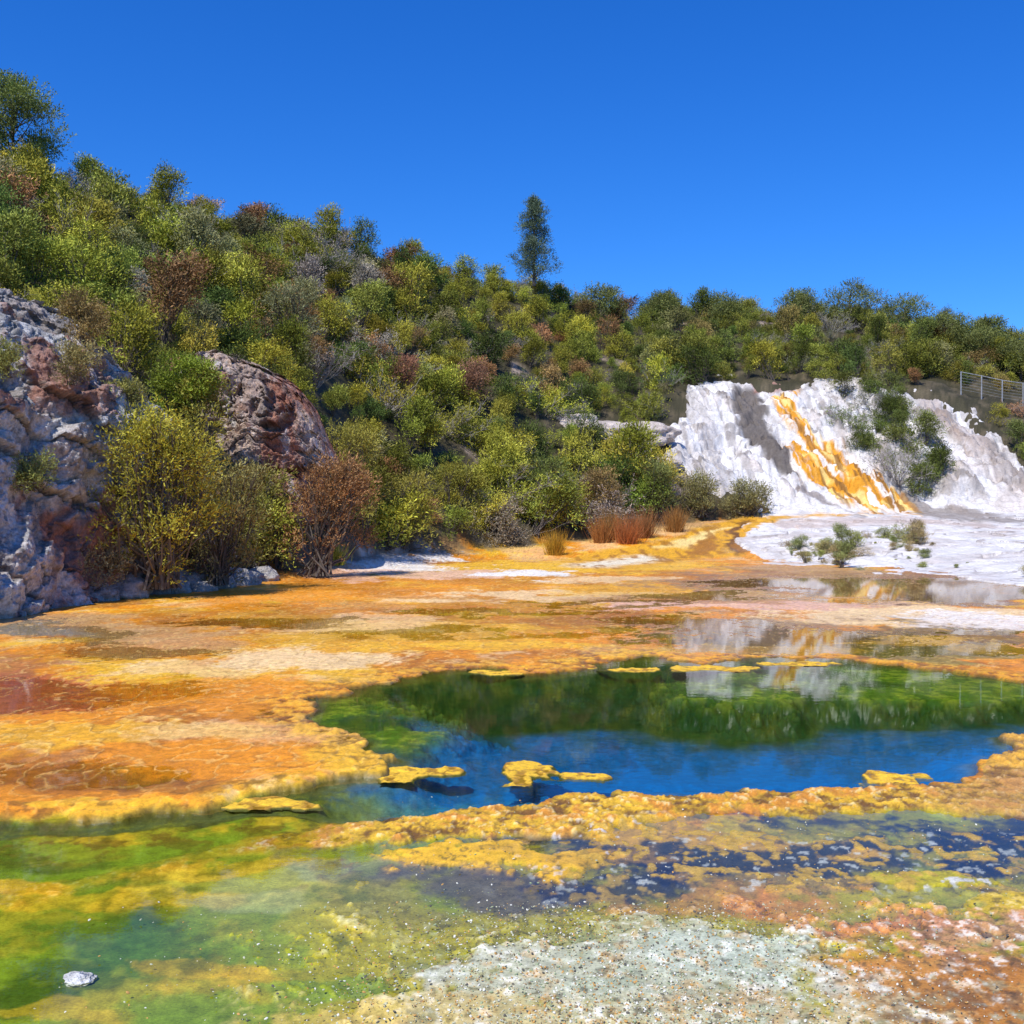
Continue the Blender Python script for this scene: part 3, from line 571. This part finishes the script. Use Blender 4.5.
# trees
def conifer(name,bx,d,Hh,W,tint,seed,levels=17,z=None,blunt=.12,start=.1,ns=46):
    R=np.random.RandomState(seed);A=Acc(); V,Q=tube([(0,0,0),(.03,.02,Hh*.5),(0,0,Hh*.97)],.02*Hh,.02,7); A.add(V,Q,1,1)
    for i in range(levels):
        f=start+(1-start)*(i/(levels-1)); prof_=(1-f)**.75*(.8+.2*math.sin(i*2.1))+blunt*(f<.99); prof_*=min(1,.55+f*2.2)
        for k in range(7):
            if R.rand()<.10: continue
            an=i*1.3+k*.9+R.randn()*.3; l=W*.5*prof_*(.5+.65*R.rand()); zz=Hh*f*.96+R.randn()*.15
            e=np.array([math.cos(an)*l,math.sin(an)*l,zz+l*.35+.05*R.randn()]); V,Q=tube([(0,0,zz-.1),tuple(e*[.5,.5,1]-[0,0,.03]),tuple(e)],.03,.008,4);A.add(V,Q,1,1)
            for q,ff in ((.5,.8),(1,1)):
                m=int(ns*ff); c=e*[q,q,1]; dr=nrm(R.randn(m,3)+[0,0,.3]); pos=c+dr*np.array([.34,.34,.3])*(.3+.8*R.rand(m,1))*W/4
                A.add(*leaves(R,pos,nrm(dr+[0,0,.5]),.13,.06,5,(.65+.6*R.rand())*(.85+.3*R.rand(m))),0)
    x=(bx-512)/F*d; add(name,A.mesh(name,[leaf_mat(name+"_leaf",tint,.15),M_bark]),loc=(x,d,(hz(x,d) if z is None else z)))
conifer("pine_tree",534,107,8.4,4.5,(.14,.19,.11),601,z=24.3,ns=36,levels=14,blunt=.22)
def broad(name,bx,d,Hh,W,tint,seed,nl=26,z=None,ns=70,rr=(.13,.09)):
    R=np.random.RandomState(seed);A=Acc(); V,Q=tube([(0,0,-.5),(.1,0,Hh*.3),(-.1,.1,Hh*.6),(0,0,Hh*.85)],.16,.05,7);A.add(V,Q,1,1)
    for i in range(nl):
        f=.28+.68*i/(nl-1); an=i*2.4+R.randn()*.5; l=W*.5*math.sqrt(max(.08,1-((f-.5)/.55)**2))*(.35+.65*R.rand()); e=np.array([math.cos(an)*l,math.sin(an)*l,Hh*f])
        b=np.array([0,0,Hh*max(.2,f-.2)]); V,Q=tube([b,(b+e)/2+R.randn(3)*.1,e],.06,.015,5);A.add(V,Q,1,1)
        r=W*(rr[0]+rr[1]*R.rand()); m=ns; dr=nrm(R.randn(m,3)+[0,0,.3]); pos=e+dr*np.array([1.2,1.2,.65])*r*(.2+.85*R.rand(m,1)); A.add(*leaves(R,pos,nrm(dr+[0,0,.5]),.17,.07,6,(.65+.6*R.rand())*(.85+.3*R.rand(m))),0)
    x=(bx-512)/F*d; add(name,A.mesh(name,[leaf_mat(name+"_leaf",tint,.2),M_bark]),loc=(x,d,(hz(x,d) if z is None else z)-.2))
broad("spreading_tree",14,74,7.4,6.0,(.19,.23,.05),611,nl=34,ns=120,rr=(.11,.08))
broad("spreading_tree",-60,74,7.0,6,(.17,.22,.05),612,nl=34,ns=100)
for i,(bx,d,hh,w_) in enumerate([(850,119,4.6,6),(905,116,4.2,5.5),(800,119,3.8,5),(720,116,3.6,5),(660,114,3.6,4.6),(945,108,4.2,5),(985,106,3.8,5),(1020,104,3.6,5),(600,112,3.4,4.4)]):
    broad("kanuka_tree",bx,d,hh,w_,(.19,.21,.055),620+i,nl=22)
# fence
fe=bpy.data.objects.new("wire_fence",None); bpy.context.scene.collection.objects.link(fe)
M_f=plain("galvanised_steel",(.30,.31,.32),.5)
pts=[]
for i in range(13):
    x=38.9+i*1.7; y=95.2-i*.2; pts.append((x,y,hz(x,y)+.3))
for i,p in enumerate(pts):
    V,Q=tube([(p[0],p[1],p[2]-.6),(p[0],p[1],p[2]+1.7)],.06,.055,8); add("post_%d"%i,set_mesh("post",V,Q,[M_f]),fe)
for j,h_ in enumerate((.15,.4,.65,.9,1.15,1.4,1.65)):
    V,Q=tube([(a,b_,c+h_) for a,b_,c in pts],.035 if j==6 else .010,.035 if j==6 else .010,5); add("wire_%d"%j,set_mesh("wire",V,Q,[M_f]),fe)
# sinter chips
chips=bpy.data.collections.new("chip_variants")
def chip_mat():
    m,nt,b=newmat("chip"); t=N(nt,"ShaderNodeAttribute",attribute_name="tint",attribute_type='INSTANCER').outputs["Color"]; nt.links.new(t,b.inputs["Base Color"]); b.inputs["Roughness"].default_value=.8; return m
cm=chip_mat()
for i in range(4):
    n=10; th,ph=np.meshgrid(np.linspace(0,2*np.pi,n),np.linspace(0,np.pi,6),indexing='ij'); q=np.stack([np.cos(th)*np.sin(ph),np.sin(th)*np.sin(ph)*.7,np.cos(ph)*.45],-1).reshape(-1,3); q*= (1+.5*vn3(q[:,0]*1.5,q[:,1]*1.5,q[:,2]*1.5,i*3))[:,None]
    chips.objects.link(bpy.data.objects.new("chip_%d"%i,set_mesh("chip_%d"%i,q,grid(n,6),[cm],smooth=False)))
n=9000; bx=640+R.randn(n)*170; by=905+150*R.rand(n)**.8; bx2=400+700*R.rand(600); by2=800+100*R.rand(600)
bx=np.append(bx,bx2); by=np.append(by,by2); n=len(bx)
d=HC*F/(by-HZ); x=(bx-512)/F*d; s=.004+.009*R.rand(n)**3
ct=np.array([(.70,.68,.58),(.48,.48,.32),(.3,.2,.1),(.55,.3,.08),(.1,.09,.07),(.30,.36,.20)])[R.choice(6,n,p=[.22,.22,.13,.2,.11,.12])]
scatter("sinter_gravel",np.stack([x,d,np.full(n,.025)+.01*R.rand(n)],1),R.rand(n,3)*np.array([.6,.6,6.3]),np.stack([s,s,s],1),R.randint(0,4,n),ct,chips)

# ---------------- light, sky, camera ----------------
el=math.radians(54); az=math.radians(211)
sv=Vector((math.sin(az)*math.cos(el),math.cos(az)*math.cos(el),math.sin(el)))
l=bpy.data.lights.new("sun",'SUN'); l.energy=5.0; l.angle=math.radians(.5); l.color=(1,.95,.87)
lo=bpy.data.objects.new("sun",l); bpy.context.scene.collection.objects.link(lo); lo.rotation_euler=sv.to_track_quat('Z','Y').to_euler()
w=bpy.data.worlds.new("World"); bpy.context.scene.world=w; w.use_nodes=True; nt=w.node_tree; bg=nt.nodes["Background"]
sk=nt.nodes.new("ShaderNodeTexSky"); sk.sky_type='NISHITA'; sk.sun_disc=False; sk.sun_elevation=el; sk.sun_rotation=az; sk.dust_density=.2; sk.ozone_density=3.0; sk.altitude=100; sk.air_density=1.0
hs=nt.nodes.new("ShaderNodeHueSaturation"); hs.inputs["Saturation"].default_value=1.35; nt.links.new(sk.outputs[0],hs.inputs["Color"])
vm=nt.nodes.new("ShaderNodeVectorMath"); vm.operation='MULTIPLY'; vm.inputs[1].default_value=(.50,.93,1.55); nt.links.new(hs.outputs[0],vm.inputs[0])
nt.links.new(vm.outputs[0],bg.inputs[0]); bg.inputs[1].default_value=.115
cam=bpy.data.cameras.new("camera"); co=bpy.data.objects.new("camera",cam); bpy.context.scene.collection.objects.link(co)
co.location=(0,0,HC); co.rotation_euler=(math.radians(90)-math.atan(7/F),0,0); cam.lens=18/ (512/F); cam.sensor_width=36; cam.clip_end=6000
sc_=bpy.context.scene; sc_.camera=co; sc_.view_settings.view_transform='Standard'; sc_.view_settings.look='None'
